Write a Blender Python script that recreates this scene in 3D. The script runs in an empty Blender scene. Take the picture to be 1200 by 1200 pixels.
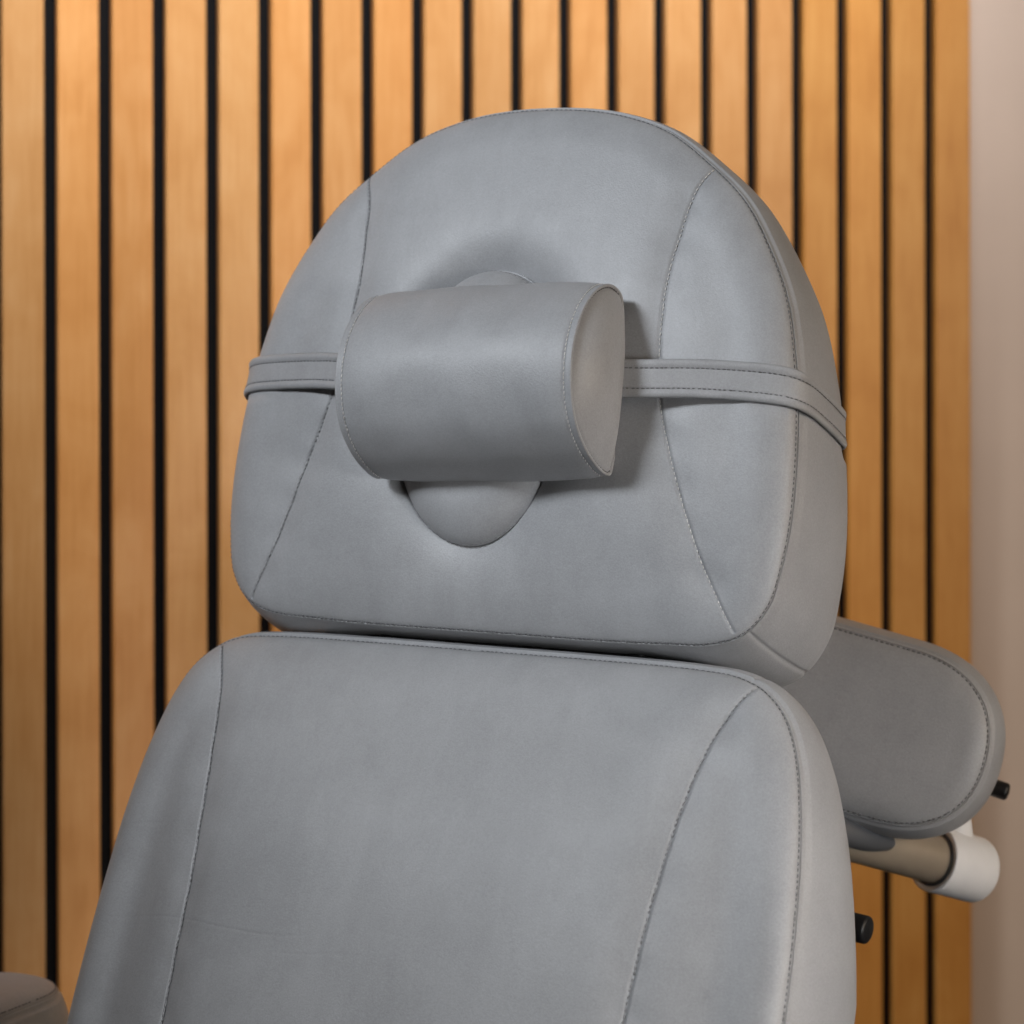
import bpy, math
import numpy as np
from mathutils import Matrix, Vector

S = bpy.context.scene
COL = S.collection
R = math.radians
rng = np.random.default_rng(4)

# ------------------------------------------------------------------ camera
CAM_H = 1.25
cd = bpy.data.cameras.new('camera')
cam = bpy.data.objects.new('camera', cd); COL.objects.link(cam)
cam.location = (0, 0, CAM_H)
cam.rotation_euler = (R(90), R(0.1), 0)
cd.sensor_fit = 'AUTO'; cd.sensor_width = 36; cd.lens = 90
cd.shift_y = -0.229
cd.clip_start = 0.05; cd.clip_end = 50
cd.dof.use_dof = True; cd.dof.focus_distance = 1.92; cd.dof.aperture_fstop = 6.3
S.camera = cam

# ------------------------------------------------------------------ light
W = bpy.data.worlds.new('World'); S.world = W; W.use_nodes = True
nt = W.node_tree; nt.nodes.clear()
out = nt.nodes.new('ShaderNodeOutputWorld'); bg = nt.nodes.new('ShaderNodeBackground')
tc = nt.nodes.new('ShaderNodeTexCoord'); sp = nt.nodes.new('ShaderNodeSeparateXYZ')
mr = nt.nodes.new('ShaderNodeMapRange'); mr.inputs['From Min'].default_value = -0.6; mr.inputs['From Max'].default_value = 0.7
cr = nt.nodes.new('ShaderNodeValToRGB')
cr.color_ramp.elements[0].color = (0.06, 0.045, 0.035, 1); cr.color_ramp.elements[1].color = (0.50, 0.44, 0.37, 1)
nt.links.new(tc.outputs['Generated'], sp.inputs[0]); nt.links.new(sp.outputs['Z'], mr.inputs['Value'])
nt.links.new(mr.outputs[0], cr.inputs[0]); nt.links.new(cr.outputs[0], bg.inputs['Color'])
bg.inputs['Strength'].default_value = 0.12
nt.links.new(bg.outputs[0], out.inputs[0])

def area(name, loc, target, sx, sy, power, color):
    l = bpy.data.lights.new(name, 'AREA'); l.shape = 'RECTANGLE'; l.size = sx; l.size_y = sy
    l.energy = power; l.color = color
    o = bpy.data.objects.new(name, l); COL.objects.link(o)
    o.location = loc
    o.rotation_euler = (Vector(target) - Vector(loc)).to_track_quat('-Z', 'Y').to_euler()
    return o
window = area('window_light', (-2.55, -0.10, 3.30), (0.03, 2.0, 1.28), 0.95, 0.75, 2.65, (0.89, 0.94, 1.0)); window.data.spread = R(22)
low = area('low_fill_light', (1.60, -0.30, 0.90), (0.0, 1.9, 0.76), 0.8, 0.6, 1.3, (0.98, 0.99, 1.0)); low.data.spread = R(24)  # added fill with no known source, beam narrowed to the backrest
area('side_room_light', (2.60, 0.70, 1.50), (0.2, 2.0, 1.1), 1.0, 1.0, 26, (1.0, 0.79, 0.59))
wash = area('wall_washer', (-0.20, 2.24, 2.20), (-0.06, 2.85, 1.45), 2.1, 0.15, 10.8, (0.94, 0.99, 1.12)); wash.data.spread = R(86)
_z = -Vector((-0.334, 0.943, -1.12)).normalized(); _x = Vector((0.943, 0.334, 0)); _z = (_z - _x * _z.dot(_x)).normalized(); _y = _z.cross(_x)
wash.rotation_euler = Matrix((_x, _y, _z)).transposed().to_euler()    # a strip light parallel to the slatted wall

S.view_settings.view_transform = 'Standard'; S.view_settings.look = 'None'
S.view_settings.exposure = 0; S.view_settings.gamma = 1
S.render.engine = 'CYCLES'

# ------------------------------------------------------------------ materials
def new_mat(name):
    m = bpy.data.materials.new(name); m.use_nodes = True
    n = m.node_tree; return m, n, n.nodes['Principled BSDF']
def noise(n, vec, scale, detail=3, rough=0.55, dist=0.0, mapping=None):
    t = n.nodes.new('ShaderNodeTexNoise'); t.inputs['Scale'].default_value = scale
    t.inputs['Detail'].default_value = detail; t.inputs['Roughness'].default_value = rough
    t.inputs['Distortion'].default_value = dist
    if mapping is not None:
        mp = n.nodes.new('ShaderNodeMapping'); mp.inputs['Scale'].default_value = mapping
        n.links.new(vec, mp.inputs['Vector']); vec = mp.outputs[0]
    n.links.new(vec, t.inputs['Vector']); return t
def ramp(n, fac, stops):
    r = n.nodes.new('ShaderNodeValToRGB'); e = r.color_ramp.elements
    while len(e) < len(stops): e.new(0.5)
    for k, (p, c) in enumerate(stops):
        e[k].position = p; e[k].color = (*c, 1) if len(c) == 3 else c
    n.links.new(fac, r.inputs[0]); return r
def math_node(n, op, a, b):
    x = n.nodes.new('ShaderNodeMath'); x.operation = op
    for k, v in enumerate((a, b)):
        if isinstance(v, (int, float)): x.inputs[k].default_value = v
        else: n.links.new(v, x.inputs[k])
    return x.outputs[0]

def leather(name, base, grain=1.0):
    m, n, b = new_mat(name)
    oc = n.nodes.new('ShaderNodeTexCoord').outputs['Object']
    big = noise(n, oc, 11, 5, 0.6, 0.6)
    mid = noise(n, oc, 42, 4, 0.6, 0.3)
    mixv = math_node(n, 'ADD', math_node(n, 'MULTIPLY', big.outputs[0], 0.65), math_node(n, 'MULTIPLY', mid.outputs[0], 0.35))
    speck = noise(n, oc, 420, 3, 0.7)
    smear = noise(n, oc, 16, 4, 0.65, 0.8, (3.0, 1.0, 0.8))
    mixv = math_node(n, 'ADD', math_node(n, 'MULTIPLY', mixv, 0.62), math_node(n, 'ADD', math_node(n, 'MULTIPLY', speck.outputs[0], 0.20), math_node(n, 'MULTIPLY', smear.outputs[0], 0.18)))
    lo = tuple(c * 0.905 for c in base); hi = tuple(min(1, c * 1.095) for c in base)
    rp = ramp(n, mixv, [(0.39, lo), (0.61, hi)])
    fg = noise(n, oc, 760, 3, 0.8)
    fr = ramp(n, fg.outputs[0], [(0.34, (0.90, 0.91, 0.90)), (0.5, (1.0, 0.995, 1.0)), (0.66, (1.085, 1.085, 1.095))])
    ml = n.nodes.new('ShaderNodeMix'); ml.data_type = 'RGBA'; ml.blend_type = 'MULTIPLY'; ml.inputs['Factor'].default_value = 1.0; ml.clamp_result = False
    n.links.new(rp.outputs[0], ml.inputs['A']); n.links.new(fr.outputs[0], ml.inputs['B'])
    n.links.new(ml.outputs['Result'], b.inputs['Base Color'])
    rr = ramp(n, mid.outputs[0], [(0.3, (0.43,) * 3), (0.7, (0.53,) * 3)])
    n.links.new(rr.outputs[0], b.inputs['Roughness'])
    b.inputs['Specular IOR Level'].default_value = 0.5
    b.inputs['Sheen Weight'].default_value = 0.05; b.inputs['Sheen Roughness'].default_value = 0.5
    v = n.nodes.new('ShaderNodeTexVoronoi'); v.inputs['Scale'].default_value = 900; v.feature = 'SMOOTH_F1'
    n.links.new(oc, v.inputs['Vector'])
    g = noise(n, oc, 600, 4, 0.65)
    hgt = math_node(n, 'ADD', math_node(n, 'MULTIPLY', v.outputs['Distance'], 0.5), g.outputs[0])
    bp = n.nodes.new('ShaderNodeBump'); bp.inputs['Strength'].default_value = 0.26 * grain; bp.inputs['Distance'].default_value = 0.0006
    n.links.new(hgt, bp.inputs['Height'])
    soft = noise(n, oc, 26, 3, 0.5, 0.4)
    bp2 = n.nodes.new('ShaderNodeBump'); bp2.inputs['Strength'].default_value = 0.05; bp2.inputs['Distance'].default_value = 0.004
    n.links.new(soft.outputs[0], bp2.inputs['Height']); n.links.new(bp2.outputs[0], bp.inputs['Normal'])
    last = bp
    n.links.new(last.outputs[0], b.inputs['Normal'])
    return m

def plain(name, col, rough=0.5, metal=0.0, spec=0.5, var=0.08, scale=60, bump=0.0):
    m, n, b = new_mat(name)
    oc = n.nodes.new('ShaderNodeTexCoord').outputs['Object']
    t = noise(n, oc, scale, 4)
    rp = ramp(n, t.outputs[0], [(0.3, tuple(c * (1 - var) for c in col)), (0.7, tuple(min(1, c * (1 + var)) for c in col))])
    n.links.new(rp.outputs[0], b.inputs['Base Color'])
    b.inputs['Roughness'].default_value = rough; b.inputs['Metallic'].default_value = metal
    b.inputs['Specular IOR Level'].default_value = spec
    if bump:
        bp = n.nodes.new('ShaderNodeBump'); bp.inputs['Strength'].default_value = bump; bp.inputs['Distance'].default_value = 0.001
        n.links.new(t.outputs[0], bp.inputs['Height']); n.links.new(bp.outputs[0], b.inputs['Normal'])
    return m

LEATHER = leather('grey_leather', (0.345, 0.350, 0.360))
THREAD_D = plain('dark_thread', (0.13, 0.132, 0.138), 0.8)
THREAD_S = plain('strap_thread', (0.17, 0.17, 0.175), 0.75)
THREAD_M = plain('grey_thread', (0.27, 0.27, 0.275), 0.75)
THREAD_L = plain('light_thread', (0.66, 0.64, 0.61), 0.7)
WHITE = plain('white_enamel', (0.88, 0.89, 0.91), 0.32, var=0.02)
BEIGE = plain('beige_metal', (0.36, 0.30, 0.23), 0.38, metal=0.25, var=0.05)
BLACK = plain('black_plastic', (0.012, 0.012, 0.013), 0.42, var=0.1)
RUBBER = plain('grey_plastic', (0.10, 0.104, 0.112), 0.42, var=0.05)
FELT = plain('black_felt', (0.010, 0.0095, 0.009), 0.95, spec=0.1, var=0.2, scale=300, bump=0.3)
PLASTER = plain('pink_plaster', (0.615, 0.475, 0.365), 0.85, spec=0.2, var=0.025, scale=9)

def wood_mat():
    m, n, b = new_mat('oiled_wood')
    oc = n.nodes.new('ShaderNodeTexCoord').outputs['Object']
    oi = n.nodes.new('ShaderNodeObjectInfo')
    # each slat gets its own cut of the grain
    cmb = n.nodes.new('ShaderNodeCombineXYZ')
    n.links.new(math_node(n, 'MULTIPLY', oi.outputs['Random'], 7.3), cmb.inputs[0]); n.links.new(math_node(n, 'MULTIPLY', oi.outputs['Random'], 13.1), cmb.inputs[2])
    va = n.nodes.new('ShaderNodeVectorMath'); va.operation = 'ADD'
    n.links.new(oc, va.inputs[0]); n.links.new(cmb.outputs[0], va.inputs[1]); vec = va.outputs[0]
    fine = noise(n, vec, 4, 6, 0.6, 0.3, (60, 60, 2.2))
    broad = noise(n, vec, 3, 4, 0.55, 1.2, (5, 5, 2.2))
    cloud = noise(n, vec, 14, 3, 0.5, 0.5)
    mix = math_node(n, 'ADD', math_node(n, 'ADD', math_node(n, 'MULTIPLY', fine.outputs[0], 0.36), math_node(n, 'MULTIPLY', broad.outputs[0], 0.40)), math_node(n, 'MULTIPLY', cloud.outputs[0], 0.24))
    rp = ramp(n, mix, [(0.32, (0.45, 0.186, 0.044)), (0.50, (0.545, 0.252, 0.074)), (0.68, (0.62, 0.318, 0.114))])
    # sparse small knots
    v = n.nodes.new('ShaderNodeTexVoronoi'); v.inputs['Scale'].default_value = 5.0
    mp = n.nodes.new('ShaderNodeMapping'); mp.inputs['Scale'].default_value = (1.0, 1.0, 0.42); n.links.new(vec, mp.inputs[0]); n.links.new(mp.outputs[0], v.inputs['Vector'])
    kn = ramp(n, v.outputs['Distance'], [(0.0, (1, 1, 1)), (0.045, (0, 0, 0))])
    mk = n.nodes.new('ShaderNodeMix'); mk.data_type = 'RGBA'
    n.links.new(math_node(n, 'MULTIPLY', kn.outputs[0], 0.55), mk.inputs['Factor']); n.links.new(rp.outputs[0], mk.inputs['A']); mk.inputs['B'].default_value = (0.26, 0.085, 0.025, 1)
    mul = n.nodes.new('ShaderNodeMix'); mul.data_type = 'RGBA'; mul.blend_type = 'MULTIPLY'; mul.inputs['Factor'].default_value = 1
    n.links.new(mk.outputs['Result'], mul.inputs['A']); n.links.new(oi.outputs['Color'], mul.inputs['B'])
    n.links.new(mul.outputs['Result'], b.inputs['Base Color'])
    b.inputs['Roughness'].default_value = 0.42; b.inputs['Specular IOR Level'].default_value = 0.4
    bp = n.nodes.new('ShaderNodeBump'); bp.inputs['Strength'].default_value = 0.12; bp.inputs['Distance'].default_value = 0.001
    n.links.new(fine.outputs[0], bp.inputs['Height']); n.links.new(bp.outputs[0], b.inputs['Normal'])
    return m
WOOD = wood_mat()

# ------------------------------------------------------------------ helpers
def mesh_obj(name, verts, faces, mat, parent=None, matrix=None, smooth=True):
    """verts (n,3) array; faces: list of int arrays (quads (m,4) and/or tris (m,3))."""
    me = bpy.data.meshes.new(name)
    verts = np.asarray(verts, np.float32)
    me.vertices.add(len(verts)); me.vertices.foreach_set('co', verts.ravel())
    faces = [np.asarray(f, np.int32) for f in faces if len(f)]
    loops = np.concatenate([f.ravel() for f in faces])
    tot = np.concatenate([np.full(len(f), f.shape[1], np.int32) for f in faces])
    start = np.concatenate([[0], np.cumsum(tot)[:-1]]).astype(np.int32)
    me.loops.add(len(loops)); me.loops.foreach_set('vertex_index', loops)
    me.polygons.add(len(tot)); me.polygons.foreach_set('loop_start', start); me.polygons.foreach_set('loop_total', tot)
    me.polygons.foreach_set('use_smooth', np.full(len(tot), smooth, bool))
    me.update(calc_edges=True); me.validate()
    me.materials.append(mat)
    o = bpy.data.objects.new(name, me); COL.objects.link(o)
    if parent is not None: o.parent = parent
    if matrix is not None: o.matrix_basis = matrix
    return o
def ring_quads(n_rings, n, closed=True, flip=False):
    i = np.arange(n_rings - 1)[:, None] * n; j = np.arange(n if closed else n - 1)[None]
    j2 = (j + 1) % n
    a, b, c, d = i + j, i + j2, i + n + j2, i + n + j
    q = np.stack([a, b, c, d], -1).reshape(-1, 4)
    return q[:, ::-1] if flip else q
def resample(P, n, closed=False):
    P = np.asarray(P, float)
    if closed: P = np.vstack([P, P[:1]])
    s = np.concatenate([[0], np.cumsum(np.linalg.norm(np.diff(P, axis=0), axis=1))])
    t = np.linspace(0, s[-1], n + 1)[:-1] if closed else np.linspace(0, s[-1], n)
    return np.stack([np.interp(t, s, P[:, k]) for k in range(P.shape[1])], 1)
def spline(P, n, closed=False):
    """centripetal-ish Catmull-Rom through P, resampled to n even points"""
    P = np.asarray(P, float); m = len(P)
    idx = (lambda k: k % m) if closed else (lambda k: min(max(k, 0), m - 1))
    out = []
    for k in range(m if closed else m - 1):
        p0, p1, p2, p3 = P[idx(k - 1)], P[idx(k)], P[idx(k + 1)], P[idx(k + 2)]
        d1 = np.linalg.norm(p2 - p1); d0 = max(np.linalg.norm(p1 - p0), 1e-6); d2 = max(np.linalg.norm(p3 - p2), 1e-6)
        m1 = ((p2 - p1) / d1 + (p1 - p0) / d0) / 2 * d1 if d0 > 1e-5 else (p2 - p1)
        m2 = ((p2 - p1) / d1 + (p3 - p2) / d2) / 2 * d1 if d2 > 1e-5 else (p2 - p1)
        t = np.linspace(0, 1, 24, endpoint=False)[:, None]
        out.append((2*t**3-3*t**2+1)*p1 + (t**3-2*t**2+t)*m1 + (-2*t**3+3*t**2)*p2 + (t**3-t**2)*m2)
    if not closed: out.append(P[-1:])
    Q = resample(np.vstack(out), n, closed)
    if not closed:                                      # sewn lines run fair, without corners at the control points
        for _ in range(int(140 * (n / 500) ** 2)): Q[1:-1] = (Q[:-2] + 2 * Q[1:-1] + Q[2:]) / 4
    return Q
def dist_to(P, Q, far=None, chunk=40000):
    """distance from points P to the polyline Q (segments); points beyond far may come back as far"""
    A, B = Q[:-1], Q[1:]; D = B - A; LL = (D ** 2).sum(1) + 1e-18
    r = np.empty(len(P))
    for k in range(0, len(P), chunk):
        p = P[k:k+chunk]
        wx = p[:, 0, None] - A[None, :, 0]; wz = p[:, 1, None] - A[None, :, 1]
        t = np.clip((wx * D[:, 0] + wz * D[:, 1]) / LL, 0, 1)
        r[k:k+chunk] = np.sqrt(((wx - t * D[:, 0]) ** 2 + (wz - t * D[:, 1]) ** 2).min(1))
    return r
def basis(yaw, rec, origin):
    """x = chair's right as seen, y = backwards into the cushion, z = up the cushion"""
    x = Vector((math.cos(yaw), -math.sin(yaw), 0)); z = Vector((math.sin(yaw)*math.sin(rec), math.cos(yaw)*math.sin(rec), math.cos(rec)))
    y = z.cross(x)
    return Matrix(((x.x, y.x, z.x, origin[0]), (x.y, y.y, z.y, origin[1]), (x.z, y.z, z.z, origin[2]), (0, 0, 0, 1)))
def stitch_mesh(name, P, Nn, pitch, length, rad, mat, parent, matrix=None, jitter=0.12, slant=0.0):
    """a row of little thread capsules along polyline P lying on surface normals Nn"""
    P = np.asarray(P, float); s = np.concatenate([[0], np.cumsum(np.linalg.norm(np.diff(P, axis=0), axis=1))])
    t0 = np.arange(pitch * 0.5, s[-1] - length * 1.5, pitch); m = len(t0)
    t0 = t0 + rng.normal(size=m) * pitch * jitter * 0.5; t1 = t0 + length * (1 + rng.normal(size=m) * jitter)
    I = lambda t, X: np.stack([np.interp(t, s, X[:, k]) for k in range(3)], 1)
    a, b = I(t0, P), I(t1, P); nn = I(t0, Nn) + I(t1, Nn); nn /= np.linalg.norm(nn, axis=1)[:, None]
    d = b - a; L = np.linalg.norm(d, axis=1)[:, None]; d = d / L; w = np.cross(d, nn); w /= np.linalg.norm(w, axis=1)[:, None]
    ang = np.arange(6) * math.pi / 3; V = np.empty((m, 5, 6, 3))
    for j, (f, r, dip) in enumerate(((0, 0.35, -0.55), (0.18, 0.9, 0.1), (0.5, 1.0, 0.35), (0.82, 0.9, 0.1), (1, 0.35, -0.55))):
        c = a + d * L * f + nn * rad * dip + w * slant * L * (f - .5)
        V[:, j] = c[:, None] + rad * r * (np.cos(ang)[None, :, None] * w[:, None] + np.sin(ang)[None, :, None] * nn[:, None])
    F = ring_quads(5, 6)[None] + (np.arange(m) * 30)[:, None, None]
    return mesh_obj(name, V.reshape(-1, 3), [F.reshape(-1, 4)], mat, parent, matrix)
def tag(o, label=None, cat=None, group=None, kind=None):
    if label: o['label'] = label
    if cat: o['category'] = cat
    if group: o['group'] = group
    if kind: o['kind'] = kind
    return o
def empty(name, loc):
    o = bpy.data.objects.new(name, None); COL.objects.link(o); o.location = loc; o.empty_display_size = 0.05
    return o
def rel(parent, M):
    return Matrix.Translation(-Vector(parent.location)) @ M

class Cushion:
    """Padded cushion: front panel over an outline, pulled in at the seams, with a wrapped side panel."""
    def __init__(s, outline, centre, thick, edge=0.010, edge_r=0.024, dome=0.018, dome_p=2.4, seams=(), pull=0.0035, pull_w=0.014,
                 groove=0.0016, groove_w=0.0011, creases=(), dent=None, flare=0.012, side_bulge=0.006, corner_seams=(), N=1200, rings=200, lumps=0.0, seed=0,
                 edge_top=None, edge_low=None, wing=0.0, roll=0.6, thick_top=None, flare_top=None, drop=0.0, z_low=None, k_pow=1.0):
        s.O = resample(outline, N, True); s.c = np.asarray(centre, float); s.T = thick
        s.__dict__.update(edge=edge, edge_r=edge_r, dome=dome, dome_p=dome_p, pull=pull, pull_w=pull_w, groove=groove, groove_w=groove_w, creases=creases, dent=dent,
                          flare=flare, side_bulge=side_bulge, corner_seams=corner_seams, N=N, rings=rings, lumps=lumps)
        s.T_top = thick if thick_top is None else thick_top; s.flare_top = flare if flare_top is None else flare_top; s.drop = drop; s.edge_top = edge if edge_top is None else edge_top; s.edge_low = edge if edge_low is None else edge_low; s.wing = wing; s.roll = roll; s.k_pow = k_pow
        s.z_top = s.O[:, 1].max(); s.z_low = s.O[:, 1].min() if z_low is None else z_low
        s.Oc = resample(outline, 420, True); s.Oc = np.vstack([s.Oc, s.Oc[:1]])
        a = np.arctan2(s.O[:, 1] - s.c[1], s.O[:, 0] - s.c[0]); r = np.linalg.norm(s.O - s.c, axis=1)
        o = np.argsort(a); s.ang = np.concatenate([a[o] - 2*np.pi, a[o], a[o] + 2*np.pi]); s.rad = np.tile(r[o], 3)
        s.seams = [np.asarray(q) for q in seams]
        s.sq = [resample(q, 140) for q in s.seams] if len(s.seams) else None
        r2 = np.random.default_rng(seed); s.ph = r2.uniform(0, 6.28, (10, 2)); s.fr = r2.uniform(12, 45, (10, 2))
    def h(s, P):
        P = np.asarray(P, float); q = P - s.c; rho = np.clip(np.linalg.norm(q, axis=1) / np.interp(np.arctan2(q[:, 1], q[:, 0]), s.ang, s.rad), 0, 1)
        d = np.full(len(P), 0.06); nr = (1 - rho) * np.linalg.norm(q, axis=1) / np.maximum(rho, 1e-3) < 0.11
        d[nr] = np.minimum(dist_to(P[nr], s.Oc), 0.06)
        u = np.clip(d / s.edge_r, 0, 1)
        kz = np.clip((s.z_top - P[:, 1]) / (s.z_top - s.z_low), 0, 1)
        h = (s.edge_low + (s.edge_top - s.edge_low) * (1 - kz) + (s.edge - (s.edge_low + s.edge_top) / 2) * np.sin(np.pi * kz ** 1.25) ** 1.5) * np.sqrt(np.clip(1 - (1 - u) ** 2, 0, 1)) + s.dome * (1 - rho ** s.dome_p)
        if s.sq is not None:
            if s.wing:
                q0 = s.seams[0]; o_ = np.argsort(q0[:, 1]); over = np.clip(np.abs(P[:, 0]) - np.interp(P[:, 1], q0[o_, 1], q0[o_, 0]), 0, .09)
                f_ = np.clip(d / .055, 0, 1); h -= s.wing * over * f_ * f_ * (3 - 2 * f_) * np.clip((s.z_top - P[:, 1]) / .08, 0, 1)
            ds = np.minimum.reduce([dist_to(P, q_) for q_ in s.sq]); fade = np.clip(d / 0.03, 0, 1)
            h -= s.pull * (1 + .15 * np.sin(P[:, 1] * 61 + 1.3) * np.sin(P[:, 1] * 143 + P[:, 0] * 40)) * fade * np.exp(-np.abs(ds / s.pull_w) ** 1.5) + s.groove * np.exp(-(ds / s.groove_w) ** 2)
        for q_, dep in s.creases:
            lo, hi = q_.min(0) - .01, q_.max(0) + .01; m_ = np.all((P > lo) & (P < hi), axis=1)
            if m_.any():
                dq = dist_to(P[m_], q_); e_ = np.minimum(np.linalg.norm(P[m_] - q_[0], axis=1), np.linalg.norm(P[m_] - q_[-1], axis=1))
                h[m_] -= dep * np.clip(e_ / .03, 0, 1) * np.exp(-(dq / 0.0008) ** 2)
        if s.dent is not None: h = s.dent(P, h)
        if s.lumps:
            w = np.zeros(len(P))
            for (p1, p2), (f1, f2) in zip(s.ph, s.fr): w += np.sin(P[:, 0]*f1 + p1 + 1.7*np.sin(P[:, 1]*f2*.7 + p2)) * np.sin(P[:, 1]*f2 + p2)
            h += s.lumps * w / 4 * np.clip(d / 0.05, 0, 1)
        return h
    def pt(s, P, lift=0.0):
        P = np.asarray(P, float); e = 5e-4
        h = s.h(P); hx = s.h(P + [e, 0]); hz = s.h(P + [0, e])
        n = np.stack([-(hx - h)/e, -np.ones(len(P)), -(hz - h)/e], 1); n[:, 0] *= 1; n /= np.linalg.norm(n, axis=1)[:, None]
        n = np.stack([-(hx-h)/e, -np.ones(len(P)), -(hz-h)/e], 1); n /= np.linalg.norm(n, axis=1)[:, None]
        return np.stack([P[:, 0], -h, P[:, 1]], 1) + n * lift, n
    def side_profile(s):
        """(outward offset, depth as a share of the thickness or in metres, share of the flare, share of the bulge)"""
        pr = [(0.0, 0.0012, 0, 0), (0.0002, 0.0016, 0, 0), (0.0005, 0.0004, 0, 0), (0.0013, -0.0003, 0, 0), (0.0024, -0.0001, 0, 0), (0.0034, 0.0010, 0, 0), (0.0040, 0.0028, .01, .02), (0.0044, 0.0050, .04, .10)]
        q_ = s.roll; pr = [(o * q_, y * (q_ if y < 0 else 1), None, f, b) for o, y, f, b in pr]
        for t in np.linspace(0.09, 0.88, 26): pr.append((0.0046 * q_, None, t, t, 4 * t * (1 - t)))
        pr += [(0.0020, None, .94, .94, .2), (-0.0010, None, .98, .98, .08), (-0.0060, None, 1.0, 1.0, 0)]
        return pr
    def side_ring(s, row, zz, xx=None):
        """offsets (outward, depth, extra drop) of one profile row for outline heights zz"""
        o, y, t, f, b = row
        k = np.clip((s.z_top - zz) / (s.z_top - s.z_low), 0, 1); T = s.T_top + (s.T - s.T_top) * k ** s.k_pow
        yy = np.full(len(zz), y) if y is not None else T * t
        fl = s.flare_top + (s.flare - s.flare_top) * k
        if xx is not None and s.drop:                     # the underside stays level between its corners
            m = np.clip((np.abs(xx) - .11) / .09, 0, 1); m = m*m*(3 - 2*m); low = np.clip((k - .85) / .12, 0, 1) * (1 - m)
            m = .62 + .38 * m
            return o + (fl * f + s.side_bulge * b) * (1 - low), yy, m * s.drop * np.clip((k - .55) / .45, 0, 1) ** 2 * np.clip(yy, 0, 1)
        return o + fl * f + s.side_bulge * b, yy, s.drop * np.clip((k - .55) / .45, 0, 1) ** 2 * np.clip(yy, 0, 1)
    def outward(s):
        d = np.roll(s.O, -3, 0) - np.roll(s.O, 3, 0); n = np.stack([d[:, 1], -d[:, 0]], 1); n /= np.linalg.norm(n, axis=1)[:, None]
        if ((s.O - s.c) * n).sum() < 0: n = -n
        k = 9; n = sum(np.roll(n, j, 0) for j in range(-k, k + 1)); return n / np.linalg.norm(n, axis=1)[:, None]
    def build(s, name, mat, parent, M):
        t = np.concatenate([np.linspace(0, 0.10, int(s.rings*.25), endpoint=False), np.linspace(0.10, 0.985, s.rings - int(s.rings*.25))])
        P = np.concatenate([s.c + (s.O - s.c) * (1 - q) for q in t]); h = s.h(P)
        F = np.stack([P[:, 0], -h, P[:, 1]], 1)
        F[:s.N, 1] = 0.0
        # side
        pr = s.side_profile(); on = s.outward()
        arc = np.concatenate([[0], np.cumsum(np.linalg.norm(np.diff(s.O, axis=0), axis=1))])
        g = np.zeros(s.N)
        for cpt in s.corner_seams:
            k = np.argmin(np.linalg.norm(s.O - cpt, axis=1)); g += 0.0013 * np.exp(-((arc - arc[k]) / 0.0012) ** 2) + 0.0001*np.exp(-((arc - arc[k]) / 0.008) ** 2)
        side = []
        for row in pr:
            o, yy, dz = s.side_ring(row, s.O[:, 1], s.O[:, 0]); w = o - g * np.clip((yy + 0.002) / 0.006, 0, 1)
            side.append(np.stack([s.O[:, 0] + on[:, 0]*w, yy, s.O[:, 1] + on[:, 1]*w - dz], 1))
        B = side[-1]; cen = np.array([s.c[0], B[:, 1].mean(), s.c[1]])
        back = [cen + (B - cen) * q for q in (0.7, 0.35, 0.05)]
        V = np.vstack([F] + side + back); nF = len(t)
        q1 = ring_quads(nF, s.N)
        # side rings share the front ring 0
        ids = np.concatenate([np.arange(s.N)[None], nF*s.N + np.arange((len(side) + 3) * s.N).reshape(-1, s.N)])
        a, b = ids[:-1], ids[1:]
        q2 = np.stack([np.roll(a, -1, 1), a, b, np.roll(b, -1, 1)], -1).reshape(-1, 4)
        flip = (s.O[:, 0] * np.roll(s.O[:, 1], -1) - np.roll(s.O[:, 0], -1) * s.O[:, 1]).sum() < 0
        if flip: q1 = q1[:, ::-1]; q2 = q2[:, ::-1]
        caps = [np.concatenate([[len(V)]])]
        V = np.vstack([V, [[s.c[0], -s.h(s.c[None])[0], s.c[1]], cen]])
        last = (nF - 1) * s.N + np.arange(s.N); lb = ids[-1]
        t1 = np.stack([last, np.roll(last, -1), np.full(s.N, len(V) - 2)], 1); t2 = np.stack([np.roll(lb, -1), lb, np.full(s.N, len(V) - 1)], 1)
        if flip: t1 = t1[:, ::-1]; t2 = t2[:, ::-1]
        s.V_profile = pr; s.on = on
        return mesh_obj(name, V, [q1, q2, t1, t2], mat, parent, M)
    def inset(s, d, n=1400):
        return resample(s.O - s.outward() * d, n, True)

def mirror_outline(right):
    r = np.asarray(right, float); l = r[::-1].copy(); l[:, 0] *= -1
    return np.vstack([r, l[(1 if abs(l[0, 0]) < 1e-9 else 0):(-1 if abs(l[-1, 0]) < 1e-9 else None)]])

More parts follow.
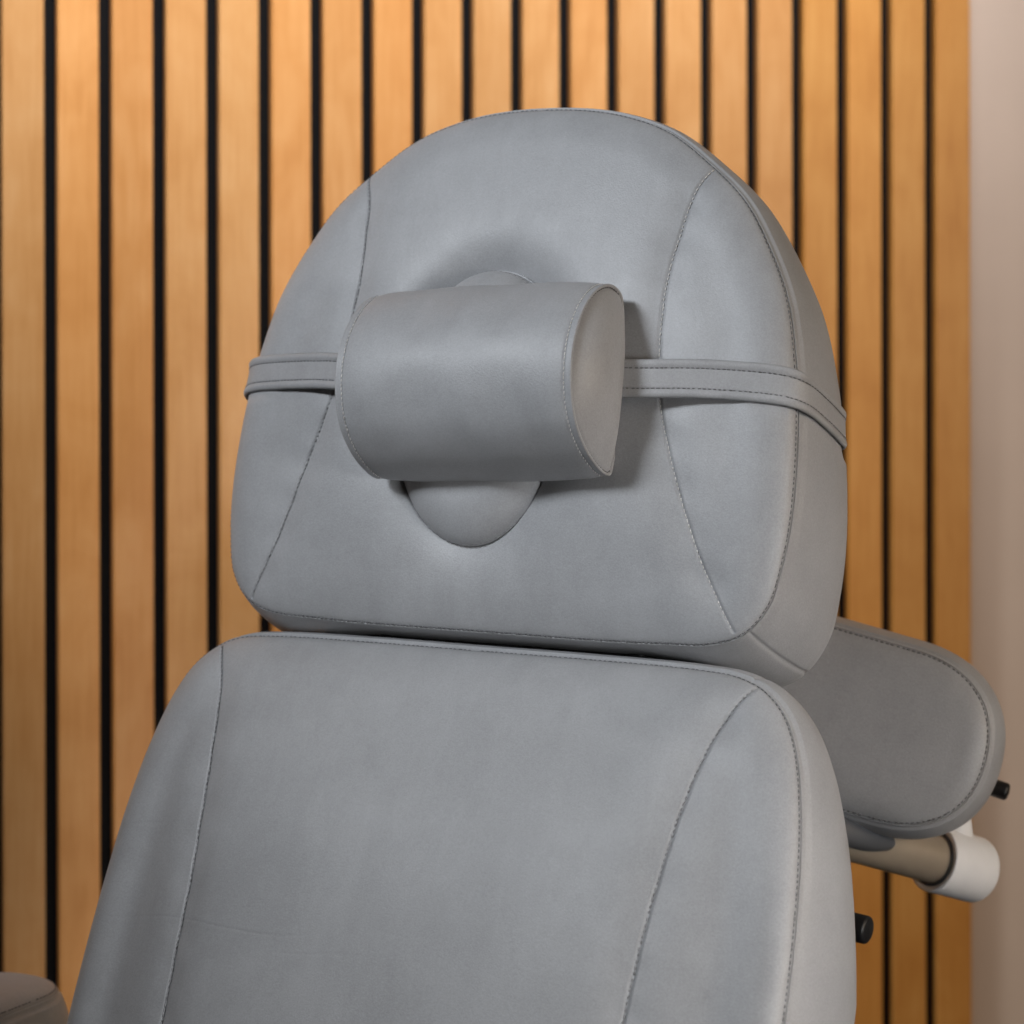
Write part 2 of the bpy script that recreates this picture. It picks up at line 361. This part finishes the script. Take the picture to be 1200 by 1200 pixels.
# ------------------------------------------------------------------ the wall behind
WA = 0.34; P0 = np.array([-0.495, 2.75]); PITCH = 0.0591
wd = np.array([math.cos(WA), math.sin(WA)]); wn = np.array([math.sin(WA), -math.cos(WA)])
def wall_matrix(t, off, z):
    p = P0 + wd * t + wn * off
    return Matrix(((wd[0], -wn[0], 0, p[0]), (wd[1], -wn[1], 0, p[1]), (0, 0, 1, z), (0, 0, 0, 1)))
def box_verts(x0, x1, y0, y1, z0, z1, bev=0.0):
    if not bev:
        V = np.array([(x, y, z) for z in (z0, z1) for (x, y) in ((x0, y0), (x1, y0), (x1, y1), (x0, y1))]); n = 4
    else:
        c = []
        for (cx, cy, a0) in ((x0+bev, y0+bev, 180), (x1-bev, y0+bev, 270), (x1-bev, y1-bev, 0), (x0+bev, y1-bev, 90)):
            for a in np.linspace(a0, a0 + 90, 5): c.append((cx + bev*math.cos(R(a)), cy + bev*math.sin(R(a))))
        n = len(c); V = np.array([(x, y, z) for z in (z0, z1) for x, y in c])
    return V, n
def prism(name, mat, M, parent, x0, x1, y0, y1, z0, z1, bev=0.0, smooth=False):
    V, n = box_verts(x0, x1, y0, y1, z0, z1, bev)
    q = ring_quads(2, n); me = bpy.data.meshes.new(name)
    me.from_pydata([tuple(v) for v in V], [], [tuple(f) for f in q.tolist()] + [tuple(range(n))[::-1], tuple(range(n, 2*n))])
    me.materials.append(mat); o = bpy.data.objects.new(name, me); COL.objects.link(o); o.parent = parent; o.matrix_basis = M
    return o
Z0, Z1 = 0.2, 2.3
DEEP = 0.016                                   # slat depth
wall = prism('wall', PLASTER, wall_matrix(0, 0, 0), None, -1.2, 2.4, DEEP + 0.010, DEEP + 0.11, Z0, Z1)
tag(wall, 'plain pinkish beige plastered wall behind the slatted wood panel', 'wall', kind='structure')
sl = empty('slat_wall', (P0[0], P0[1], Z0)); tag(sl, 'wall panel of vertical honey coloured wooden slats on black felt', 'slat panel')
NS = 27; k0 = -8
prism('felt_backing', FELT, rel(sl, wall_matrix(0, 0, 0)), sl, (k0) * PITCH + 0.001, 19 * PITCH - 0.013, DEEP - 0.002, DEEP + 0.009, Z0, Z1)
tints = {0: (1.13, 1.10, 1.06), 1: (1.0, .955, .90), 2: (1.02, 1.05, 1.10), 3: (1.03, 1.08, 1.15)}
for k in range(k0, 19):
    # slat k lies between gap k and gap k+1
    gw = 0.0142
    x0 = k * PITCH + gw / 2; x1 = (k + 1) * PITCH - gw / 2
    if k == 18: x1 += 0.003
    o = prism('slat', WOOD, rel(sl, wall_matrix((x0 + x1) / 2, 0, 0)), sl, -(x1 - x0) / 2, (x1 - x0) / 2, 0, DEEP - 0.003, Z0, Z1, bev=0.0022)
    v = 1 + rng.normal() * 0.04; hshift = rng.normal() * 0.045
    c = tints.get(k, (v, v * (1 + hshift * .6), v * (1 + hshift * 1.6)))
    if k >= 15: c = (c[0]*.97, c[1]*.90, c[2]*.62)
    o.color = (*c, 1)

# ------------------------------------------------------------------ the treatment chair
YAW, RH, RB = R(29), R(14.5), R(24)
HC = (0.0, 2.0, CAM_H - 0.0767)
MH = basis(YAW, RH, HC)
BC = (-0.027, 1.951, CAM_H - 0.2936)
MB = basis(YAW, RB, BC)
chair = empty('treatment_chair', (0.05, 2.0, 0.30))
tag(chair, 'reclined grey leather treatment chair with padded headrest and side armrests', 'treatment chair')

# --- headrest
half = np.array([(0, .217), (.045, .2145), (.078, .208), (.113, .195), (.150, .169), (.183, .139), (.206, .104), (.2255, .063), (.237, .016), (.243, -.025), (.2460, -.072),
                 (.2455, -.110), (.242, -.138), (.2350, -.166), (.218, -.1875), (.195, -.1962), (.155, -.1988), (.100, -.2), (0, -.2)])
outl = spline(mirror_outline(half), 1600, True)
hs = np.array([(.156, .1645), (.147, .145), (.141, .110), (.137, .072), (.138, .027), (.143, -.017), (.149, -.040), (.158, -.068), (.168, -.096), (.186, -.140), (.211, -.187)])
seamR = spline(hs, 500); seamL = seamR * [-1, 1]
PX, PZ, PA, PB = -0.011, -0.030, 0.0740, 0.1075          # the oval plug in the headrest
def plug_sd(P):
    q = np.stack([(P[:, 0] - PX) / PA, (P[:, 1] - PZ) / PB], 1); r = np.linalg.norm(q, axis=1) + 1e-9
    return (r - 1) * r / np.maximum(np.linalg.norm(np.stack([q[:, 0]/PA, q[:, 1]/PB], 1), axis=1), 1e-6)
def dent(P, h):
    sd = plug_sd(P)
    k = np.exp(-(np.clip(sd, 0, None) / 0.019) ** 1.25)
    az_ = np.clip((P[:, 1] + .09) / .14, 0, 1); az_ = .46 + .46 * az_ * az_ * (3 - 2 * az_)
    k = az_ * np.where(sd < 0, 1.0, k); hole = np.clip(-sd / 0.004, 0, 1)
    return h - 0.020 * np.where(sd < 0, az_ + .30*hole, k) - 0.018 * hole
HEAD = Cushion(outl, (0, -.02), 0.109, thick_top=0.038, k_pow=0.85, flare_top=-0.004, drop=0.11, edge=0.019, edge_top=0.009, edge_low=0.009, wing=0.07, roll=0.34, edge_r=0.034, dome=0.021, dome_p=2.2, seams=[seamR, seamL], pull=0.0038, pull_w=0.016,
               dent=dent, flare=0.009, side_bulge=0.006, corner_seams=[(.220, -.1855), (-.220, -.1855)], N=1400, rings=240, lumps=0.0004, seed=2)
head = HEAD.build('headrest', LEATHER, chair, rel(chair, MH))
for q, mt in ((seamR, THREAD_L), (seamL, THREAD_M)):
    p, n = HEAD.pt(resample(q, 900)[2:-2], 0.0009)
    stitch_mesh('stitching', p, n, 0.0040, 0.0027, 0.00048, mt, head, slant=0.12)
ip = HEAD.inset(0.0004); p, n = HEAD.pt(ip, 0.0002)
stitch_mesh('stitching', p, n, 0.0042, 0.0029, 0.00042, THREAD_D, head)

# --- backrest
hb = np.array([(0, .009), (.100, .009), (.190, .0075), (.215, .005), (.237, -.003), (.256, -.020), (.270, -.048), (.280, -.088), (.286, -.130), (.290, -.180), (.292, -.240), (.292, -.320),
               (.290, -.420), (.288, -.520), (.280, -.560), (.255, -.580), (.150, -.582), (0, -.582)])
outb = spline(mirror_outline(hb), 2000, True)
sb = spline(np.array([(.234, -.001), (.226, -.014), (.216, -.038), (.207, -.070), (.200, -.112), (.193, -.170), (.188, -.245), (.185, -.330), (.186, -.430), (.190, -.560)]), 600)
CREASE = [(spline(np.array(q_), 80), d_) for q_, d_ in (([(-.276, -.229), (-.2, -.223), (-.147, -.226), (-.104, -.227), (-.064, -.223)], .00028), ([(-.105, -.24), (-.068, -.237), (-.024, -.232)], .0002), ([(-.285, -.157), (-.258, -.154), (-.209, -.151)], .00022), ([(-.028, -.217), (-.007, -.214), (.023, -.216)], .00016))]
BACK = Cushion(outb, (0, -.27), 0.106, thick_top=0.042, z_low=-0.20, k_pow=0.6, flare_top=-0.002, edge=0.017, edge_top=0.012, edge_r=0.036, dome=0.026, wing=0.16, roll=0.32, creases=CREASE, dome_p=2.6, seams=[sb, sb * [-1, 1]], pull=0.0042, pull_w=0.016,
               flare=0.009, side_bulge=0.009, corner_seams=[(.226, .001), (-.226, .001)], N=1700, rings=260, lumps=0.0007, seed=7)
back = BACK.build('backrest', LEATHER, chair, rel(chair, MB))
for q, mt in ((sb, THREAD_M), (sb * [-1, 1], THREAD_M)):
    p, n = BACK.pt(resample(q, 1100)[6:-6], 0.0010)
    stitch_mesh('stitching', p, n, 0.0042, 0.0027, 0.00050, mt, back, slant=0.12)
p, n = BACK.pt(BACK.inset(0.0004, 2000), 0.0002)
stitch_mesh('stitching', p, n, 0.0042, 0.0029, 0.00042, THREAD_D, back)

# hinge bar between headrest and backrest, behind the gap
def tube(name, a, b, rad, mat, parent, n=40, ends=0.0, segs=2):
    a, b = Vector(a), Vector(b); d = (b - a); L = d.length; d.normalize()
    u = d.orthogonal().normalized(); v = d.cross(u)
    prof = [(0, rad - ends), (ends, rad)] + [(L - ends, rad), (L, rad - ends)] if ends else [(0, rad), (L, rad)]
    V = []
    for t, r in [(prof[0][0], prof[0][1]*.02)] + prof + [(prof[-1][0], prof[-1][1]*.02)]:
        for k in range(n):
            c = math.cos(2*math.pi*k/n)*r; s_ = math.sin(2*math.pi*k/n)*r
            p_ = a + d*t + u*c + v*s_; V.append(p_ - Vector(parent.location) if parent else p_)
    V = np.array([tuple(x) for x in V])
    o = mesh_obj(name, V, [ring_quads(len(prof) + 2, n)], mat, parent)
    md = o.modifiers.new('edge', 'EDGE_SPLIT'); md.split_angle = R(35)
    return o
for sx in (-0.11, 0.11):
    tube('hinge_bar', MH @ Vector((sx, 0.055, -0.15)), MB @ Vector((sx, 0.06, -0.08)), 0.011, BLACK, chair)

shade_m = mesh_obj('gap_shade_plate', np.array([(x, y, z) for x in (-.17, .17) for y, z in ((.040, -.155), (.046, -.245), (.056, -.245), (.050, -.155))]), [ring_quads(2, 4), np.array([[0, 1, 2, 3], [7, 6, 5, 4]])], BLACK, chair, rel(chair, MH), smooth=False)  # black sheet added behind the gap, its colour stands in for shade
# --- armrests
def pad(L, Wd, T, M, parent, label=None, dome=0.010):
    # stadium-like pad, long along x
    e = []
    for a in np.linspace(-90, 90, 30): e.append((L/2 - Wd*.58 + Wd*.58*math.copysign(abs(math.cos(R(a)))**0.82, math.cos(R(a))), Wd/2*math.copysign(abs(math.sin(R(a)))**0.88, math.sin(R(a)))))
    e = np.array(e); o_ = np.vstack([e, -e])
    C = Cushion(spline(o_, 900, True), (0, 0), T, edge=0.006, edge_r=0.018, dome=dome, dome_p=2.6, roll=0.4, flare=0.007, side_bulge=0.006, N=700, rings=90, lumps=0.0004, seed=11)
    o = C.build('armrest', LEATHER, parent, rel(parent, M))
    p, n = C.pt(C.inset(0.0012, 900), 0.0002)
    stitch_mesh('stitching', p, n, 0.0045, 0.0032, 0.00055, THREAD_D, o)
    return o
def frame(xa, nrm, origin):
    """local x along xa, local y = -nrm (front panel faces nrm), z the rest"""
    x = Vector(xa).normalized(); nn = Vector(nrm); nn = (nn - x * nn.dot(x)).normalized(); y = -nn; z = x.cross(y)
    return Matrix(((x.x, y.x, z.x, origin[0]), (x.y, y.y, z.y, origin[1]), (x.z, y.z, z.z, origin[2]), (0, 0, 0, 1)))
AX = (0.90, -0.26, -0.225)
MA = frame(AX, (-0.15, -1.0, 0.20), (0.222, 2.150, CAM_H - 0.356))
arm = pad(0.355, 0.143, 0.062, MA, chair)
# horizontal armrest on the far side
ML = frame((0.485, 0.875, 0.0), (0, 0, 1), (-0.510, 2.10, 0.632))
arm2 = pad(0.36, 0.102, 0.060, ML, chair)

# --- tube with white collar under the raised armrest
axd = Vector((0.80, 0.55, -0.32)).normalized()
tb = Vector((0.363, 2.215, CAM_H - 0.503))
tube('armrest_tube', tb - axd * 0.34, tb + axd * 0.015, 0.0212, BEIGE, chair)
def lathe(name, a, d, prof, mat, parent, n=56):
    a = Vector(a); d = Vector(d).normalized(); u = d.orthogonal().normalized(); v = d.cross(u); V = []
    for t, r in prof:
        for k in range(n):
            p_ = a + d*t + u*(math.cos(2*math.pi*k/n)*r) + v*(math.sin(2*math.pi*k/n)*r); V.append(tuple(p_ - Vector(parent.location)))
    return mesh_obj(name, np.array(V), [ring_quads(len(prof), n)], mat, parent)
def smooth_profile(pts, r=0.003):
    out = []
    P = [np.array(p) for p in pts]
    for k, p in enumerate(P):
        if k in (0, len(P) - 1): out.append(tuple(p)); continue
        a = P[k-1] - p; b = P[k+1] - p; la, lb = np.linalg.norm(a), np.linalg.norm(b); rr = min(r, la*.45, lb*.45)
        s_, e_ = p + a/la*rr, p + b/lb*rr
        for t in np.linspace(0, 1, 5): out.append(tuple((1-t)**2*s_ + 2*t*(1-t)*p + t*t*e_))
    return out
col = lathe('collar', tb, axd, smooth_profile([(0.004, 0.0218), (0.0, 0.0245), (0.0, 0.0288), (0.053, 0.0288), (0.058, 0.0255), (0.058, 0.0001)], 0.003), WHITE, chair)
lathe('seal_ring', tb, axd, [(0.0022, 0.0214), (-0.0006, 0.0222), (-0.0006, 0.0236), (0.0022, 0.0242)], RUBBER, chair)
lathe('collar_post', tb + axd*0.034 + Vector((0, 0, 0.018)), Vector((-0.10, -0.05, 1)), smooth_profile([(0, 0.0001), (0, 0.0125), (0.036, 0.0115), (0.036, 0.0001)], 0.003), WHITE, chair, 32)
# dark plastic bracket where the pad meets the tube
lathe('pad_bracket', (0.289, 2.140, CAM_H - 0.466), axd, smooth_profile([(-0.10, 0.001), (-0.10, 0.0115), (0.012, 0.0125), (0.036, 0.007), (0.043, 0.001)], 0.012), RUBBER, chair)
# black levers
def lever(a, b, rad, tip):
    a, b = Vector(a), Vector(b); d = (b - a).normalized(); L = (b - a).length
    return lathe('lever', a, d, smooth_profile([(0, 0.0005), (0, rad*.8), (L*.55, rad*.85), (L*.62, rad*tip), (L - .001, rad*tip), (L, 0.0005)], 0.003), BLACK, chair, 28)
lever((0.385, 2.215, CAM_H - 0.432), (0.4265, 2.20, CAM_H - 0.4435), 0.0066, 1.15)
lever((0.235, 2.10, CAM_H - 0.522), (0.2875, 2.065, CAM_H - 0.5275), 0.0095, 1.2)

# ------------------------------------------------------------------ oval plug in the headrest hole
plug_e = empty('face_hole_plug', HC)
plug_e.matrix_basis = MH @ Matrix.Translation((PX, -0.0205, PZ)) @ Matrix.Rotation(R(2), 4, 'X')
tag(plug_e, 'oval grey leather plug filling the headrest face hole behind the pillow', 'face hole plug')
ta = np.linspace(0, 2*np.pi, 900, endpoint=False)
PLUG = Cushion(np.stack([(PA + .0005)*np.cos(ta), (PB + .0005)*np.sin(ta)], 1), (0, 0), 0.034, edge=0.019, edge_r=0.034, dome=0.008, roll=0.12, flare=-0.003, side_bulge=0.003, N=800, rings=100, lumps=0.0003, seed=5)
pc = PLUG.build('cushion', LEATHER, plug_e, Matrix())
p, n = PLUG.pt(PLUG.inset(0.0008, 800), 0.0001)
stitch_mesh('stitching', p, n, 0.0042, 0.0030, 0.00035, THREAD_M, pc)

# ------------------------------------------------------------------ neck pillow with its strap
PL = 0.199                                              # pillow length
PC = Vector((0.012, -0.043, -0.015))
MP = MH @ Matrix.Translation(PC) @ Matrix.Rotation(R(-2.7), 4, 'Y')
pil = empty('neck_pillow', HC); pil.matrix_basis = MP
tag(pil, 'small half round grey leather neck pillow strapped across the headrest', 'pillow')
cs = np.array([(.003, .070), (-.010, .0742), (-.029, .0705), (-.050, .056), (-.067, .031), (-.074, .004), (-.0715, -.024), (-.061, -.047), (-.042, -.0645), (-.021, -.0745), (-.002, -.0785), (.0055, -.0765),
               (.0095, -.066), (.0125, -.045), (.014, -.018), (.0145, .010), (.0125, .040), (.008, .061)])
cs = spline(cs * [1.0, 0.955], 420, True)                              # (y, z) outline
cc = np.array((-.028, 0.0))
dd = np.roll(cs, -2, 0) - np.roll(cs, 2, 0); cn = np.stack([dd[:, 1], -dd[:, 0]], 1); cn /= np.linalg.norm(cn, axis=1)[:, None]
if ((cs - cc) * cn).sum() < 0: cn = -cn
cn = sum(np.roll(cn, j, 0) for j in range(-5, 6)); cn /= np.linalg.norm(cn, axis=1)[:, None]
rows = []
H = PL / 2; SI = 0.0050                                 # stitch line inset from the rim
def body_off(x):
    ax = abs(x); return 0.0030 * (1 - (ax / H) ** 4) - 0.0016 - 0.0007 * math.exp(-((H - ax - SI) / 0.0011) ** 2) - 0.0005 * math.exp(-((H - ax - SI) / 0.005) ** 2)
endp = [(-0.0002, -0.0016), (0.0006, -0.0019), (0.0011, -0.0026), (0.0010, -0.0034), (0.0002, -0.0040), (-0.0012, -0.0044), (-0.0006, -0.0052), (0.0010, -0.0064)]   # (x beyond H, offset)
capr = np.concatenate([np.linspace(1, .8, 22)[1:], np.linspace(.8, .02, 26)[1:]])
def cap_rows(sg):
    r = []
    for ex, of in endp: r.append(np.column_stack([np.full(len(cs), sg*(H + ex)), cs + cn*of]))
    inner = cs + cn * -0.0068
    for q in capr: r.append(np.column_stack([np.full(len(cs), sg*(H + 0.0012 + 0.015*(1 - q**2.1))), cc + (inner - cc)*q]))
    return r
xs = np.concatenate([np.linspace(-H + .0004, -H + .02, 40, endpoint=False), np.linspace(-H + .02, H - .02, 90, endpoint=False), np.linspace(H - .02, H - .0004, 40)])
rows += cap_rows(-1)[::-1]
th = np.linspace(0, 2*np.pi, len(cs), endpoint=False)
for x in xs:                                            # stuffing is never quite even
    e_ = 1 - (abs(x) / H) ** 3; lump = 0.0009 * e_ * (np.sin(47*x + 2*th + .8) * np.sin(3*th - 31*x) + .6*np.sin(83*x + 1.1) * np.sin(5*th + 2.0))
    rows.append(np.column_stack([np.full(len(cs), x), cs + cn * (body_off(x) + lump)[:, None]]))
rows += cap_rows(1)
V = np.vstack(rows); nR = len(rows); nC = len(cs)
V = np.vstack([V, [rows[0].mean(0), rows[-1].mean(0)]])
q = ring_quads(nR, nC); i0 = np.arange(nC); i1 = (nR-1)*nC + i0
pb = mesh_obj('cushion', V, [q, np.stack([np.roll(i0, -1), i0, np.full(nC, nR*nC)], 1), np.stack([i1, np.roll(i1, -1), np.full(nC, nR*nC + 1)], 1)], LEATHER, pil)
import bmesh
bm = bmesh.new(); bm.from_mesh(pb.data); bmesh.ops.recalc_face_normals(bm, faces=bm.faces); bm.to_mesh(pb.data); bm.free()
for sg in (-1, 1):
    st = np.column_stack([np.full(nC, sg*(H - SI)), cs + cn*(body_off(H - SI) + 0.0004)]); nn = np.column_stack([np.zeros(nC), cn])
    stitch_mesh('stitching', st, nn, 0.0036, 0.0026, 0.00042, THREAD_L, pb, slant=0.15)
    st = np.column_stack([np.full(nC, sg*(H - 0.0004)), cs - cn*0.0045]); nn = np.column_stack([np.full(nC, sg*1.0), cn*0.3])
    stitch_mesh('stitching', st, nn, 0.0036, 0.0024, 0.00055, THREAD_D, pb)

# strap: convex wrap around the headrest section and the pillow's ends
ZS = -0.006
xs = np.linspace(-.246, .246, 240); hh = HEAD.h(np.stack([xs, np.full(240, ZS)], 1))
sec = [np.stack([xs, -hh], 1)]
wz = np.interp(ZS, half[::-1, 1], half[::-1, 0])
pr = HEAD.side_profile()
sr = np.array([[float(v_[0]) if np.ndim(v_) else float(v_) for v_ in HEAD.side_ring(row, np.array([ZS]))] for row in pr])
for sg in (-1, 1): sec.append(np.stack([sg*(wz + sr[:, 0]), sr[:, 1]], 1))
att = np.array([(PC.x - H - .006, -.052), (PC.x + H + .006, -.052)])
pts = np.vstack(sec + [att])
def hull(P):
    P = P[np.lexsort((P[:, 1], P[:, 0]))]
    def half_(Q):
        o = []
        for p_ in Q:
            while len(o) > 1 and ((o[-1][0]-o[-2][0])*(p_[1]-o[-2][1]) - (o[-1][1]-o[-2][1])*(p_[0]-o[-2][0])) <= 0: o.pop()
            o.append(p_)
        return o
    return np.array(half_(P)[:-1] + half_(P[::-1])[:-1])
hp = resample(hull(pts), 700, True)
# the strap bends over the cushion's edge in a wide curve: smooth, then push back out of the cushion
def normals(p):
    d_ = np.roll(p, -2, 0) - np.roll(p, 2, 0); m_ = np.stack([d_[:, 1], -d_[:, 0]], 1); m_ /= np.linalg.norm(m_, axis=1)[:, None]
    return m_ if (m_ * (p - p.mean(0))).sum() > 0 else -m_
def smooth(v, k):
    for _ in range(k): v = (np.roll(v, 1, 0) + v * 2 + np.roll(v, -1, 0)) / 4
    return v
raw = hp.copy(); hp = smooth(hp, 150)
for _ in range(4):
    hn = normals(hp); pen = np.zeros(len(hp))
    for k in range(-9, 10):
        q_ = np.roll(raw, k, 0) - hp; al = np.abs(q_[:, 0] * hn[:, 1] - q_[:, 1] * hn[:, 0]); pen = np.maximum(pen, np.where(al < .004, (q_ * hn).sum(1), 0))
    hp = hp + hn * smooth(np.maximum(pen - 0.0002 - 0.0070 * np.exp(-((hp[:, 1] + .004) / .020) ** 2), 0), 14)[:, None]
hn = normals(hp)
SW = 0.0148
ZW = ZS - 0.19 * np.clip(hp[:, 1] + 0.012, 0, 0.09) - 0.006 * np.exp(-((np.abs(hp[:, 0] - PC.x) - H) / 0.045) ** 2) * (np.abs(hp[:, 0] - PC.x) > H) - 0.006 * (np.abs(hp[:, 0] - PC.x) <= H)
prof = []                                               # (z across the strap, height)
for v in np.linspace(-1, 1, 41):
    a = abs(v); e = math.sqrt(max(0, 1 - ((a - .86)/.14)**2)) if a > .86 else 1.0
    roll = 0.0009 * math.exp(-((a - .76)/.16)**2); gr = -0.0007 * math.exp(-((a - .52)/.035)**2)
    prof.append((v * SW, 0.0003 + e * (0.0018 + roll + gr)))
prof = prof + [(SW*.95, 0.0002), (0.0, 0.0), (-SW*.95, 0.0002)]
ZW = smooth(ZW, 160)
def lift(z): return np.abs(hn[:, 0]) ** 2 * (0.0003 + 0.12 * np.clip(ZS - ZW - z, 0, None)) + 0.0001
rows = []
for z, hgt in prof: rows.append(np.column_stack([hp + hn*(hgt + 0.0006 + lift(z))[:, None], ZW + z]))
Vs = np.vstack(rows + rows[:1]); qs = ring_quads(len(rows) + 1, len(hp))
inv = MP.inverted() @ MH
st = mesh_obj('strap', Vs, [qs], LEATHER, pil, inv)
bm = bmesh.new(); bm.from_mesh(st.data); bmesh.ops.remove_doubles(bm, verts=bm.verts, dist=1e-6); bmesh.ops.recalc_face_normals(bm, faces=bm.faces); bm.to_mesh(st.data); bm.free()
# the strap presses its own bed into the headrest foam
vc = np.empty(len(head.data.vertices) * 3, np.float32); head.data.vertices.foreach_get('co', vc); vc = vc.reshape(-1, 3).astype(float)
cand = np.where((np.abs(vc[:, 2] - ZS) < .055) & (vc[:, 1] < 0.09))[0]
for k in range(0, len(cand), 4000):
    ii = cand[k:k+4000]; dxy = vc[ii, None, :2] - hp[None]; jn = (dxy ** 2).sum(2).argmin(1)
    sd_ = ((vc[ii, :2] - hp[jn]) * hn[jn]).sum(1); dz = np.abs(vc[ii, 2] - ZW[jn])
    wgt = np.clip(1 - (dz - SW) / .011, 0, 1); wgt = wgt * wgt * (3 - 2 * wgt)
    mv = np.clip(sd_ + 0.0006 - np.abs(hn[jn, 0]) ** 2 * (0.0003 + 0.12 * np.clip(ZS - vc[ii, 2], 0, None)), 0, .02) * wgt; vc[ii, :2] -= hn[jn] * mv[:, None]
head.data.vertices.foreach_set('co', vc.astype(np.float32).ravel()); head.data.update()
for zz in (-0.52*SW, 0.52*SW):
    P3 = np.column_stack([hp + hn*(0.0028 + lift(zz))[:, None], ZW + zz]); N3 = np.column_stack([hn, np.zeros(len(hp))])
    stitch_mesh('stitching', P3, N3, 0.0038, 0.0026, 0.00046, THREAD_S, st)
